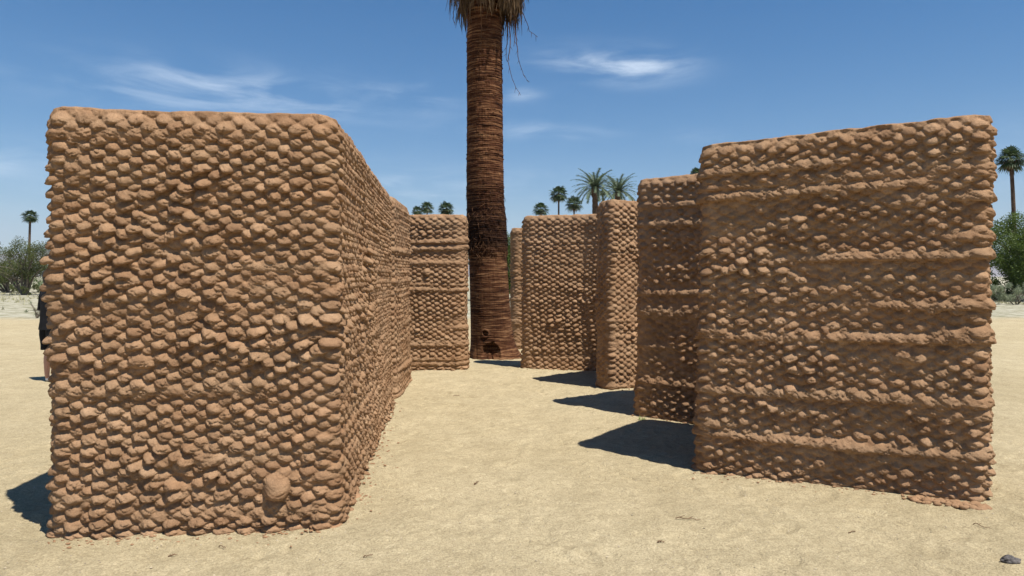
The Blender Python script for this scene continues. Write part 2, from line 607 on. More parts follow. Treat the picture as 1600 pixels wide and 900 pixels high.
def coil_height(U, Z, seed, amp, rope, flat, skew=0.05, lam=LAM, corner=0.0):
    """outward relief of stacked clay coils: every coil swings in and out, its neighbour half a swing later"""
    Zw = Z + 0.028 * (fbm(U * 0.7, Z * 0.9, seed + 50, 2) - 0.5) + 0.008 * (vn(U * 3, Z * 3, seed + 51) - 0.5)
    k0 = np.floor(Zw / CH)
    reg = fbm(U * 0.9, Z * 1.4, seed + 60, 3)
    messy = smooth(0.60, 0.74, fbm(U * 1.3, Z * 2.4, seed + 62, 2))     # patches where the swings got disturbed
    amp_r = amp * (1 - corner) * (0.80 + 0.34 * smooth(0.3, 0.62, reg)) * (1 - flat * smooth(0.50, 0.62, fbm(U * 1.0, Z * 2.4, seed + 61, 2)))
    out = np.zeros_like(U)
    tone = np.full_like(U, 0.5)
    swap = vn(U * 0.8, Z * 1.1, seed + 63) > 0.5
    for dk in (-1, 0, 1):
        k = k0 + dk
        kz = (k + 0.5) * CH
        ph = (np.mod(k, 2)) * 0.5 + 0.06 * (_h(k, k * 0 + 3, seed + 1) - 0.5) + 0.7 * (vn(k * 0.05, k * 0, seed + 2) - 0.5) \
            + 0.30 * (vn(U * 0.9, k * 0.12, seed + 3) - 0.5)
        t = U / lam + ph
        cb = 0.86 + 0.28 * _h(k, np.floor(U * 0.8 + k * 0.37), seed + 15)
        # thick courses that squeeze out into an unbroken rope for part of their length
        rk = _h(k, k * 0 + 8, seed + 4)
        rope_m = smooth(0.74 - 0.5 * (rope - 1), 0.90 - 0.5 * (rope - 1), rk) * smooth(0.40, 0.56, vn(U * 0.75 + k * 3.7, k * 0, seed + 5))
        s = (Zw - kz - 0.006 * rope_m * (vn(U * 7, k * 1.7, seed + 7) - 0.5)) / (CH * (0.62 + 0.55 * rope_m))
        bead = np.sqrt(np.clip(1 - s * s, 0, 1))
        lobe = 0.5 - 0.5 * np.cos(2 * math.pi * (t + 0.10 * vn(U * 5, k, seed + 9)))
        base = bead * (0.014 * amp + 0.02 * corner + rope * rope_m * (1 - 0.5 * np.minimum(1, 3 * corner))
                       * (0.030 + 0.013 * lobe + 0.012 * fbm(U * 9 + Zw * 9, Zw * 16 - U * 5, seed + 8, 2)))
        out = np.maximum(out, base)
        j0 = np.floor(t)
        for dj in (-1, 0, 1):
            j = j0 + dj
            jx = _h(j, k, seed + 10) - 0.5
            jz = _h(j, k, seed + 11) - 0.5
            js = _h(j, k, seed + 12)
            jr = _h(j, k, seed + 13)
            js2 = _h(j, k, seed + 14)
            du = (t - (j + 0.5 + (0.07 + 0.24 * messy) * jx)) * lam
            dz = Zw - (kz + (0.004 + 0.014 * messy) * jz) - du * (skew + (0.12 + 0.3 * messy) * (js - 0.5))
            big = np.where((np.mod(k, 2) > 0.5) ^ swap, 1.0, 0.86)
            ru = np.where(du < 0, 0.060, 0.088) * (0.91 + 0.18 * js) * (0.3 + 0.7 * big)
            tail = np.clip(du / ru, 0, 1)
            rz = 0.0365 * (0.92 + 0.16 * js2) * (0.3 + 0.7 * big) * (1 - 0.22 * tail)
            q = np.abs(du / ru) ** 2.2 + np.abs(dz / rz) ** 2.1
            D = 0.060 * cb * big * amp_r * (0.80 + (0.24 + 0.4 * messy) * jr) * (1 - 0.38 * tail)
            hb = D * np.clip(1 - q, 0, 1) ** 0.5
            tone = np.where(hb > out, _h(j, k, seed + 16), tone)
            out = np.maximum(out, hb)
    # creases and tears in the clay, raking down to the right
    n1 = fbm((U * 0.8 + Z) * 62, (Z - 0.8 * U) * 17, seed + 70, 2, 0.5)
    n2 = fbm((U * 0.5 + Z) * 34, (Z - 0.9 * U) * 12, seed + 80, 2)
    f = 0.25 + np.clip(out / 0.045, 0, 1.2)
    out = out + 0.010 * (n1 - 0.5) * f - 0.007 * smooth(0.84, 1.0, 1 - np.abs(n2 * 2 - 1)) * f
    out = out + 0.004 * (fbm(U * 90, Z * 90, seed + 85, 2) - 0.5) * f
    rough = smooth(0.64, 0.76, fbm(U * 1.7, Z * 2.6, seed + 90, 3))
    out = out * (1 - 0.22 * rough) + rough * 0.018 * fbm(U * 19, Z * 27, seed + 91, 4, 0.62)
    return out, tone


def adobe_wall(poly, steps, H, dz, seed, label, amp=1.0, rope=1.0, flat=0.2, feats=(), r=0.14, T=0.13, foot=0.02, skew=-0.03, lam=LAM, tilt=None, ck=0.25, bulge=None):
    P, L = outline(poly, steps, r)
    # outline seam closes exactly: stretch the pitch of the swings so that a whole number fits round the wall
    U = P[:, 4]
    zs = np.arange(-0.06, H + 1e-6, dz)
    zs = np.append(zs[:-1], H)
    UU, ZZ = np.meshgrid(U, zs)
    dn = np.hypot(P[:, 2] - np.roll(P[:, 2], 1), P[:, 3] - np.roll(P[:, 3], 1)) / np.maximum(1e-4, np.hypot(P[:, 0] - np.roll(P[:, 0], 1), P[:, 1] - np.roll(P[:, 1], 1)))
    near = np.array([np.any((dn > 0.5) & (np.abs(U - u_) < 0.05)) for u_ in U]).astype(float)
    near = np.convolve(np.concatenate([near[-6:], near, near[:6]]), np.ones(13) / 13, 'valid')
    h, tone = coil_height(UU, ZZ, seed, amp, rope, flat, skew, lam, ck * near[None, :])
    for (fx, fy, fz, rr_, dd_, asp, rg_) in feats:          # extra lumps stuck on the face
        iu = np.argmin((P[:, 0] - fx) ** 2 + (P[:, 1] - fy) ** 2)
        q = ((UU - U[iu]) / rr_) ** 2 + ((ZZ - fz) / (rr_ * asp)) ** 2
        q = q + rg_ * (fbm(UU * 11, ZZ * 16, seed + 99, 3) - 0.5)
        fold = fbm(UU * 16 + ZZ * 18, ZZ * 34 - UU * 8, seed + 98, 4, 0.6)
        b_ = dd_ * np.clip(1 - q, 0, 1) ** 0.5 * (1 - rg_ * 0.35 + rg_ * 0.6 * fold) + 0.012 * fbm(UU * 30 + ZZ * 25, ZZ * 60, seed + 97, 3) * (q < 1)
        h = np.where(q < 1, np.maximum(h * 0.7 + b_ * 0.5, b_), h)
    # slow bulges of the whole wall, courses that sit a little in or out, and a foot that spreads
    kk = np.floor(ZZ / CH)
    low = 0.022 * (fbm(UU * 0.5, ZZ * 1.1, seed + 20, 2) - 0.5) + 0.012 * (_h(kk // 3, kk * 0, seed + 21) - 0.5) * 0.6
    if bulge:
        ib = np.argmin((P[:, 0] - bulge[0]) ** 2 + (P[:, 1] - bulge[1]) ** 2)
        low = low + bulge[5] * np.exp(-((UU - U[ib]) / bulge[3]) ** 2 - ((ZZ - bulge[2]) / bulge[4]) ** 2)
    footb = foot * np.exp(-np.clip(ZZ, 0, None) / 0.5)
    disp = h + low + footb
    cap = smooth(H - 0.0, H - 0.07, ZZ)                 # round the top edge inwards
    topn = 1 - cap
    disp = disp * (1 - 0.35 * topn) - 0.020 * topn ** 2
    X = P[None, :, 0] + P[None, :, 2] * disp
    Y = P[None, :, 1] + P[None, :, 3] * disp
    droop = 0.5 * h * smooth(0.0, 0.1, ZZ) * cap
    Zv = ZZ - droop + (topn ** 2) * 0.012 * (fbm(UU * 9, ZZ * 0, seed + 22, 2))
    Zv = np.where(ZZ < 0, ZZ, Zv)
    V = [np.stack([X, Y, Zv], -1)]
    topw = 0.016 * (fbm(U * 8, U * 0, seed + 23, 3) - 0.5) + 0.010 * (vn(U * 1.4, U * 0, seed + 24) - 0.5)
    V[0][-6:, :, 2] += topw[None, :] * np.linspace(0.1, 1, 6)[:, None]
    # over the top and down the hollow inside
    for t, z in [(0.03, 0.016), (0.06, 0.022), (0.09, 0.018), (T, -0.01), (T + 0.004, -0.06), (T + 0.004, -0.4), (T + 0.004, -H)]:
        off = low[-1] - t
        rel = 0.012 * (fbm(U * 11, U * 0 + t * 30, seed + 25, 3) - 0.3) if t < T else 0
        x = P[:, 0] + P[:, 2] * off
        y = P[:, 1] + P[:, 3] * off
        zz = H + z + topw + rel + 0 * x
        V.append(np.stack([x, y, zz], -1)[None])
    V = np.concatenate(V, 0)
    if tilt:                                            # the top rises along the wall
        g = np.interp(V[..., 0], tilt[:2], tilt[2:])
        V[..., 2] += g * np.clip(V[..., 2] / H, 0, 1)
    nr, nc = V.shape[:2]
    o = mesh_np('adobe_wall', V.reshape(-1, 3), grid_faces(nr, nc, True), M_ADOBE)
    at = o.data.attributes.new('clay_tone', 'FLOAT', 'POINT')
    tv = np.full((nr, nc), 0.5)
    tv[:tone.shape[0]] = tone
    at.data.foreach_set('value', tv.ravel().astype(np.float32))
    tag(o, label, 'wall', 'woven adobe walls of the enclosure')
    return o


def on_face(p, q, x, y):
    """where the photo's pixel ray meets the vertical face p-q"""
    d = px_dir(x, y)
    ex, ey = q[0] - p[0], q[1] - p[1]
    det = d.x * (-ey) + ex * d.y
    t = (p[0] * (-ey) + ex * p[1]) / det
    return d.x * t, d.y * t, EYE + d.z * t


OFF = 0.03   # the relief stands proud of the outline by about this much
# left block
A0, A1, A2, A3 = (-2.815, 4.16), (-1.135, 4.36), (-1.56, 8.66), (-3.12, 8.6)
fk = on_face(A0, A1, 435, 752)
fl = on_face(A0, A1, 330, 712)
f3 = on_face(A0, A1, 225, 560)
f4 = on_face(A0, A1, 130, 262)
adobe_wall([A0, A1, A2, A3], [0.0060, 0.0095, 0.05, 0.02], 2.615, 0.0056, 11,
           'big brown adobe wall block at left, broad bumpy front face lit and a round clay knob low down', amp=0.94, rope=0.9, flat=0.08,
           feats=[(*fk[:2], fk[2], 0.085, 0.10, 1.05, 0.25), (*fl[:2], fl[2], 0.11, 0.06, 0.45, 1.3), (*f3[:2], f3[2], 0.09, 0.055, 0.5, 1.3), (*f4[:2], f4[2], 0.09, 0.04, 0.9, 1.5)], ck=0.05, bulge=(*A0, 1.55, 0.5, 0.40, 0.020), r=0.09)
# its neighbour behind, whose rounded corner pokes out
adobe_wall([(-3.0, 8.86), (-1.555, 8.90), (-1.60, 10.6), (-3.0, 10.6)], [0.03, 0.012, 0.05, 0.05], 2.63, 0.010, 22,
           'narrow strip of adobe wall showing past the far end of the big left block', amp=0.9)
# back left
adobe_wall([(-3.3, 11.62), (-0.82, 11.60), (-0.78, 12.02), (-3.3, 12.06)], [0.014, 0.012, 0.05, 0.05], 2.63, 0.009, 33,
           'adobe wall standing just left of the thick palm trunk', amp=0.9, rope=1.1, flat=0.3,
           feats=[(*on_face((-3, 11.6), (-.76, 11.6), 667, 424)[:2], on_face((-3, 11.6), (-.76, 11.6), 667, 424)[2], 0.07, 0.07, 1.0, 0.6)])
# right front
B0, B1 = (1.54, 5.66), (3.35, 4.82)
fa = on_face(B0, B1, 1425, 312)
fb = on_face(B0, B1, 1420, 555)
fc = on_face(B0, B1, 1335, 692)
fd = on_face(B0, B1, 1150, 558)
fe = on_face(B0, B1, 1397, 200)
adobe_wall([B0, B1, (3.86, 5.95), (2.42, 6.70)], [0.0068, 0.012, 0.05, 0.03], 2.70, 0.0060, 44,
           'tall adobe wall at right with shaded coursed face and sunlit ridges, nearest on that side', amp=0.98, rope=1.25, flat=0.14,
           feats=[(*fa[:2], fa[2], 0.17, 0.06, 0.42, 1.4), (*fb[:2], fb[2], 0.12, 0.06, 0.5, 1.3), (*fc[:2], fc[2], 0.21, 0.06, 0.3, 1.3),
                  (*fd[:2], fd[2], 0.26, 0.045, 0.16, 1.2), (*fe[:2], fe[2], 0.035, 0.05, 1.2, 0.5)], skew=-0.02, tilt=(1.5, 3.4, -0.035, 0.035), ck=0.05, r=0.09)
# right second
adobe_wall([(1.37, 7.88), (2.58, 7.02), (3.60, 8.1), (2.60, 8.70)], [0.010, 0.05, 0.05, 0.03], 2.70, 0.0085, 55,
           'dark adobe wall mostly in shadow, directly left of the tall right one', amp=0.90, rope=1.1, flat=0.15)
# right third, end on
adobe_wall([(1.24, 9.86), (1.37, 9.52), (2.60, 10.35), (2.36, 10.78)], [0.010, 0.012, 0.05, 0.05], 2.66, 0.009, 66,
           'slim adobe wall end with a bright lumpy face and dark left edge', amp=0.95, rope=0.8, r=0.05, T=0.08)
# back right, bent
adobe_wall([(0.20, 11.78), (1.22, 11.58), (2.32, 10.92), (2.52, 11.28), (1.32, 12.02), (0.24, 12.2)],
           [0.012, 0.012, 0.05, 0.05, 0.05, 0.02], 2.63, 0.009, 77,
           'adobe wall with a regular diamond bump pattern, just right of the palm trunk', amp=1.0, rope=0.6, flat=0.1)
# far sliver
adobe_wall([(0.0, 15.0), (1.3, 15.15), (1.3, 15.6), (0.0, 15.5)], [0.016, 0.05, 0.05, 0.03], 2.65, 0.012, 88,
           'thin sliver of farthest adobe wall seen right beside the palm trunk', amp=0.8)


# ------------------------------------------------------------------ the big palm
def big_palm():
    bx_, by_ = -0.375, 13.55
    root = empty('palm_tree', (bx_, by_, 0))
    tag(root, 'thick dark brown palm trunk with hanging dead fronds rising among the adobe walls', 'palm tree')
    zs = np.arange(-0.1, 9.4, 0.011)
    na = 250
    th = np.arange(na) / na * 2 * math.pi
    TH, ZZ = np.meshgrid(th, zs)
    # radius down the trunk
    rr = np.interp(ZZ, [-0.1, 0.0, 0.15, 0.4, 0.8, 1.6, 1.95, 2.05, 2.9, 4.6, 6.5, 9.4],
                   [0.47, 0.455, 0.435, 0.415, 0.395, 0.378, 0.37, 0.375, 0.370, 0.348, 0.338, 0.31])
    ua = TH / (2 * math.pi) * 2.4

    def ring(nz, seed):
        # leaf scars: thin uneven ledges
        w = ZZ + 0.035 * (fbm(np.cos(TH) * 2 + 9, np.sin(TH) * 2 + ZZ * 1.2, seed, 2) - 0.5)
        k = np.floor(w / nz)
        s = w / nz - k
        edge = _h(k, k * 0, seed + 1)
        loc = vn(np.cos(TH) * 3 + 20 + k * 7.7, np.sin(TH) * 3 + 20 + k * 3.1, seed + 2)
        return (s ** 2.2) * (0.35 + 0.9 * edge) * (0.4 + loc)
    upper = smooth(1.95, 2.15, ZZ + 0.25 * (fbm(np.cos(TH) * 3 + 5, np.sin(TH) * 3 + 5, 4, 2) - 0.5))
    d = ring(0.040, 100) * 0.016 * upper + ring(0.041, 105) * 0.006 * (1 - upper)
    rough = upper * smooth(3.0, 2.6, ZZ)
    cx, sy = np.cos(TH), np.sin(TH)
    d += 0.045 * rough * fbm(cx * 8 + 30, sy * 8 + ZZ * 9, 120, 4, 0.6)
    d += 0.020 * upper * (fbm(cx * 7 + 40, sy * 7 + ZZ * 11, 130, 4, 0.6) - 0.5)
    d += 0.010 * (fbm(cx * 16 + 50, sy * 16 + ZZ * 2, 140, 3) - 0.5)
    # hollow at the root collar, facing the camera
    ang0 = -math.pi / 2 - 0.04
    dth = (TH - ang0 + math.pi) % (2 * math.pi) - math.pi
    q = (dth / 0.40) ** 2 + ((ZZ - 0.14) / 0.20) ** 2 + 0.9 * (fbm(TH * 9, ZZ * 12, 150, 3) - 0.5)
    d -= 0.12 * np.clip(1 - q, 0, 1) ** 0.5
    q2 = ((dth + 0.22) / 0.13) ** 2 + ((ZZ - 0.50) / 0.06) ** 2
    d -= 0.04 * np.clip(1 - q2, 0, 1) ** 0.5 - 0.02 * np.exp(-((np.sqrt(q2) - 1.2) / 0.3) ** 2)
    # crown of root swelling, widest on the right
    d += 0.10 * np.clip(cx, 0, 1) * np.exp(-np.clip(ZZ, 0, None) / 0.22) + 0.03 * np.exp(-np.clip(ZZ, 0, None) / 0.15) * np.abs(np.sin(TH * 7 + 2 * vn(TH * 3, ZZ * 2, 161)))
    d += 0.03 * smooth(0.25, 0.0, ZZ) * fbm(cx * 6 + 3, sy * 6 + 3, 160, 3)
    lean = np.interp(ZZ, [0, 0.8, 1.9, 3.2, 6.5, 9.4], [0, 0.05, 0.10, 0.155, 0.17, 0.2])
    X = (rr + d) * cx - lean
    Y = (rr + d) * sy
    mesh_np('trunk', np.stack([X, Y, ZZ], -1).reshape(-1, 3), grid_faces(len(zs), na, True), M_BARK, root)
    # loose fibres of the rough collar
    rnd = random.Random(8)
    m = MB()
    for _ in range(300):
        a = rnd.uniform(0, 2 * math.pi)
        z = rnd.choice([rnd.uniform(2.05, 2.95), rnd.uniform(1.95, 2.3), rnd.uniform(2.0, 3.4)])
        r0 = 0.372 if z < 3 else 0.35
        p = Vector((math.cos(a) * r0 - 0.14, math.sin(a) * r0, z))
        a2 = a + rnd.uniform(-0.45, 0.45)
        L = rnd.uniform(0.05, 0.2)
        dv = Vector((math.cos(a2) - math.cos(a), math.sin(a2) - math.sin(a), 0)) * 0.35
        p1 = p + dv * 0.5 + Vector((math.cos(a), math.sin(a), 0)) * rnd.uniform(0.02, 0.05) + Vector((0, 0, -L * 0.4))
        p2 = p + dv + Vector((math.cos(a), math.sin(a), 0)) * rnd.uniform(0.0, 0.06) + Vector((0, 0, -L))
        m.tube([p, p1, p2], [0.006, 0.005, 0.0015], 3, False)
    tag(m.build('fibre', M_FIBRE, root), kind='stuff')
    # skirt of dead fronds: folded blades hanging in layers
    m = MB()

    def strip(pts, w, tw):
        v, f = [], []
        for i, p in enumerate(pts):
            ww = w * (1 - 0.85 * (i / (len(pts) - 1)) ** 2)
            v += [tuple(p - tw * ww), tuple(p + tw * ww)]
        for i in range(len(pts) - 1):
            f.append((2 * i, 2 * i + 1, 2 * i + 3, 2 * i + 2))
        m.add(v, f)
    for i in range(210):
        a = rnd.uniform(0, 2 * math.pi)
        z0 = rnd.uniform(7.2, 9.4)
        t = (z0 - 7.2) / 2.2
        out = Vector((math.cos(a), math.sin(a), 0))
        side = Vector((-math.sin(a), math.cos(a), 0))
        base = out * 0.36 + Vector((-0.10, 0, z0))
        reach = rnd.uniform(0.10, 0.36) + 0.3 * t
        droop = rnd.uniform(0.4, 0.75)
        elbow = base + out * reach + Vector((0, 0, -0.15))
        strip([base, (base + elbow) / 2 + Vector((0, 0, 0.05)), elbow, elbow + Vector((0, 0, -0.2))], 0.022, side)
        nl = 26
        for k in range(nl):
            s = (k / (nl - 1) - 0.5)
            b0 = elbow + side * s * 0.22 + out * rnd.uniform(-0.03, 0.03)
            L = droop * rnd.uniform(0.6, 1.2)
            sp = side * s * rnd.uniform(0.1, 0.7) + out * rnd.uniform(-0.22, 0.10)
            q = [b0, b0 + sp * 0.35 + Vector((0, 0, -L * 0.4)), b0 + sp * 0.6 + Vector((0, 0, -L * 0.75)), b0 + sp * 0.62 + Vector((rnd.uniform(-.04, .04), 0, -L))]
            strip(q, rnd.uniform(0.007, 0.016), (side + out * rnd.uniform(-1, 1)).normalized())
    m.build('dead_frond_skirt', M_THATCH, root, sm=False)
    # stray strands drooping far below the skirt on the right
    for x0, z0, pts in [(0.42, 6.7, [(0.03, -0.5), (-0.02, -0.9), (0.1, -1.35), (0.22, -1.55)]),
                        (0.5, 6.8, [(0.05, -0.4), (0.1, -0.9), (0.18, -1.2), (0.3, -1.4)]),
                        (0.62, 7.0, [(0.08, -0.3), (0.2, -0.6), (0.36, -0.72)]),
                        (0.38, 6.6, [(0.02, -0.3), (-0.03, -0.6), (0.0, -0.8)]),
                        (0.55, 6.9, [(0.0, -0.4), (-0.04, -0.8)]),
                        (-0.62, 7.0, [(-0.06, -0.25), (-0.03, -0.45)]),
                        (-0.12, 6.6, [(0.02, -0.35), (0.0, -0.6), (-0.06, -0.72)])]:
        m = MB()
        yb = -0.42 if abs(x0) < 0.3 else -0.1
        P = [Vector((x0 - 0.10, yb, z0))] + [Vector((x0 - 0.10 + a_, yb - 0.02, z0 + b_)) for a_, b_ in pts]
        fine = []
        for i in range(len(P) - 1):
            for k in range(4):
                fine.append(P[i].lerp(P[i + 1], k / 4) + Vector((rnd.uniform(-.012, .012), 0, 0)))
        fine.append(P[-1])
        m.tube(fine, [0.011 * (1 - 0.7 * i / len(fine)) for i in range(len(fine))], 4, False)
        for p in fine[3::2]:
            m.tube([p, p + Vector((rnd.uniform(-0.07, 0.07), 0, -rnd.uniform(0.04, 0.12)))], [0.006, 0.002], 3, False)
        m.build('dangling_strand', M_FIBRE, root)
    # living crown above the frame
    fan_crown(root, 9.5, 1.9, 34, 77)


def fan_crown(root, z, rad, nf, seed, mat=None, name='crown', squash=1.0):
    rnd = random.Random(seed)
    m = MB()
    V, F = [], []
    for i in range(nf):
        a = i * 2.39996 + rnd.uniform(-0.2, 0.2)
        el = math.asin(-0.75 + 1.72 * (i + 0.5) / nf)
        el += rnd.uniform(-0.12, 0.12)
        d = Vector((math.cos(a) * math.cos(el), math.sin(a) * math.cos(el), math.sin(el) * squash))
        pet = rad * rnd.uniform(0.36, 0.5)
        c = Vector((0, 0, z)) + d * pet + Vector((0, 0, -0.04 * rad))
        side = Vector((-math.sin(a), math.cos(a), 0))
        up = d.cross(side).normalized()
        # petiole
        V0 = len(V)
        V += [Vector((0, 0, z)) - side * 0.02 * rad, Vector((0, 0, z)) + side * 0.02 * rad, c]
        F.append((V0, V0 + 1, V0 + 2))
        nl = 15
        Lf = rad * rnd.uniform(0.48, 0.62)
        for k in range(nl):
            t = (k / (nl - 1) - 0.5) * 2
            ang = t * 1.75
            dd = (d * math.cos(ang) + side * math.sin(ang)).normalized()
            ll = Lf * (1 - 0.28 * abs(t))
            w = dd.cross(up).normalized() * ll * 0.075
            mid = c + dd * ll * 0.6 + Vector((0, 0, -0.02 * rad)) + up * 0.02 * rad * (k % 2)
            tip = c + dd * ll + Vector((0, 0, -ll * rnd.uniform(0.15, 0.45)))
            V0 = len(V)
            V += [c, mid - w, mid + w, tip]
            F += [(V0, V0 + 1, V0 + 2), (V0 + 1, V0 + 3, V0 + 2)]
    mesh_np(name, [tuple(v) for v in V], np.array(F), mat or M_FROND, root, sm=False)


def fan_palm(x, y, h, rad, tr, label, seed, lean=0.0, group=None, skirt=True):
    root = empty('palm_tree', (x, y, 0))
    tag(root, label, 'palm tree', group)
    rnd = random.Random(seed)
    m = MB()
    pts = [(lean * (k / 8) ** 2 * (1 if k else 0) - lean, 0, h * k / 8) for k in range(9)]
    m.tube(pts, [tr * (1.35 if k == 0 else 1.0) * (1 - 0.25 * k / 8) for k in range(9)], 9)
    m.build('trunk', M_FTRUNK, root)
    fan_crown(root, h, rad, 42, seed)
    if skirt:
        s = MB()
        for i in range(90):
            a = rnd.uniform(0, 2 * math.pi)
            o = Vector((math.cos(a), math.sin(a), 0))
            b = Vector((0, 0, h - rnd.uniform(0, 0.35) * rad))
            e = b + o * rad * rnd.uniform(0.18, 0.42)
            t = e + Vector((0, 0, -rad * rnd.uniform(0.25, 0.6))) - o * rad * 0.08
            sd_ = Vector((-o.y, o.x, 0)) * rad * 0.05
            s.add([tuple(b), tuple(e - sd_), tuple(e + sd_), tuple(t)], [(0, 1, 2), (1, 3, 2)])
        s.build('dead_fronds', M_THATCH, root, sm=False)
    return root


big_palm()


def fan_at(px, ptop, pcrown_w, Y, label, seed, lean=0.0, tr=0.16):
    """a palm whose crown of the given pixel width stands with its top at pixel ptop, Y metres away"""
    rad = pcrown_w / FPX * Y / 2 * 1.12
    X, _, zt = at_depth(px, ptop, Y)
    return fan_palm(X, Y, zt - rad * 0.75, rad, tr, label, seed, lean, 'fan palms on the skyline')


fan_at(47, 327, 25, 105, 'lone slender fan palm above the scrubby tree at far left', 201, 0.3, 0.2)
fan_at(1580, 230, 46, 62, 'slender fan palm above the green bushes at far right', 202, -0.5, 0.2)
fan_at(652, 321, 20, 140, 'small palm crown just over the wall, closest to the big left block', 203)
fan_at(667, 314, 24, 138, 'middle palm crown of three peeking over the wall left of the trunk', 204)
fan_at(697, 314, 28, 132, 'palm crown over the wall nearest the left side of the thick trunk', 205)
fan_at(845, 315, 27, 132, 'low palm crown resting on the wall line right of the thick trunk', 206)
fan_at(873, 289, 32, 125, 'taller fan palm with visible thin trunk over the diamond patterned wall', 207, 0, 0.2)
fan_at(897, 305, 31, 120, 'fan palm crown between the thin trunked palm and the date palms', 208)
fan_at(942, 296, 12, 150, 'tiny far palm framed between the two feathery date palms', 209, 0, 0.2)
fan_at(1088, 262, 24, 110, 'palm crown mostly hidden behind the tall right wall, few fronds showing', 210)


def date_palm(px, ptop, pw, Y, tr, label, seed):
    rad = pw / FPX * Y / 2
    X, _, zt = at_depth(px, ptop, Y)
    h = zt - rad * 0.85
    root = empty('date_palm', (X, Y, 0))
    tag(root, label, 'palm tree', 'feathery date palms')
    rnd = random.Random(seed)
    m = MB()
    n_ = 40
    m.tube([(0, 0, h * k / n_) for k in range(n_ + 1)], [tr * (1 + 0.10 * (k % 2) + (0.3 if k > n_ - 4 else 0)) for k in range(n_ + 1)], 10)
    m.build('trunk', M_FTRUNK, root)
    V, F = [], []
    for i in range(62):
        a = i * 2.39996
        el = -0.35 + 1.75 * ((i + 0.5) / 62) ** 0.9
        o = Vector((math.cos(a), math.sin(a), 0))
        side = Vector((-o.y, o.x, 0))
        L = rad * rnd.uniform(1.0, 1.25)
        pts = []
        p = Vector((0, 0, h)) + o * tr * 0.7
        e = el
        for k in range(12):
            pts.append(p.copy())
            p = p + (o * math.cos(e) + Vector((0, 0, math.sin(e)))) * L / 11
            e -= 0.085 + 0.03 * rnd.random()
        for k in range(1, 12):
            for r_ in range(3):
                c = pts[k - 1].lerp(pts[k], r_ / 3)
                tan = (pts[k] - pts[k - 1]).normalized()
                ll = L * 0.15 * (1 - 0.6 * abs(k / 11 - 0.45))
                for sgn in (-1, 1):
                    dv = (side * sgn * 0.9 + tan * 0.8 + Vector((0, 0, 0.25 - rnd.random() * 0.5))).normalized() * ll
                    w = tan * L * 0.017
                    V0 = len(V)
                    V.extend([c - w, c + w, c + dv])
                    F.append((V0, V0 + 1, V0 + 2))
        V0 = len(V)
        for c in pts:
            V.extend([c - side * 0.012 * rad, c + side * 0.012 * rad])
        for k in range(11):
            F += [(V0 + 2 * k, V0 + 2 * k + 1, V0 + 2 * k + 3), (V0 + 2 * k, V0 + 2 * k + 3, V0 + 2 * k + 2)]
    mesh_np('crown', [tuple(v) for v in V], np.array(F), M_DATE, root, sm=False)


date_palm(930, 265, 66, 72, 0.30, 'left date palm of the pair, upright grey green fronds and thick dark trunk', 301)
date_palm(966, 273, 62, 76, 0.28, 'right date palm of the pair, arching fronds touching the dark wall top', 302)


# ------------------------------------------------------------------ trees and shrubs
def leaves(centres, sizes, n, leaf, seed, asp=2.2, up=0.0, flat=1.0):
    """leaf faces spread through clumps; returns verts and faces"""
    rg = np.random.default_rng(seed)
    centres, sizes = np.asarray(centres), np.asarray(sizes)
    w = sizes ** 2.0
    ci = rg.choice(len(centres), n, p=w / w.sum())
    d = rg.normal(size=(n, 3))
    d /= np.linalg.norm(d, axis=1)[:, None]
    r = rg.random(n) ** 0.45
    p = centres[ci] + d * (r * sizes[ci])[:, None] * np.array([1, 1, flat])
    a = rg.normal(size=(n, 3)) + np.array([0, 0, up])
    a /= np.linalg.norm(a, axis=1)[:, None]
    b = np.cross(a, rg.normal(size=(n, 3)))
    b /= np.linalg.norm(b, axis=1)[:, None]
    L = leaf * rg.uniform(0.6, 1.4, n)[:, None]
    v = np.stack([p, p + a * L * 0.5 + b * L / asp / 2, p + a * L, p + a * L * 0.5 - b * L / asp / 2], 1).reshape(-1, 3)
    f = np.arange(n * 4).reshape(-1, 4)
    return v, f


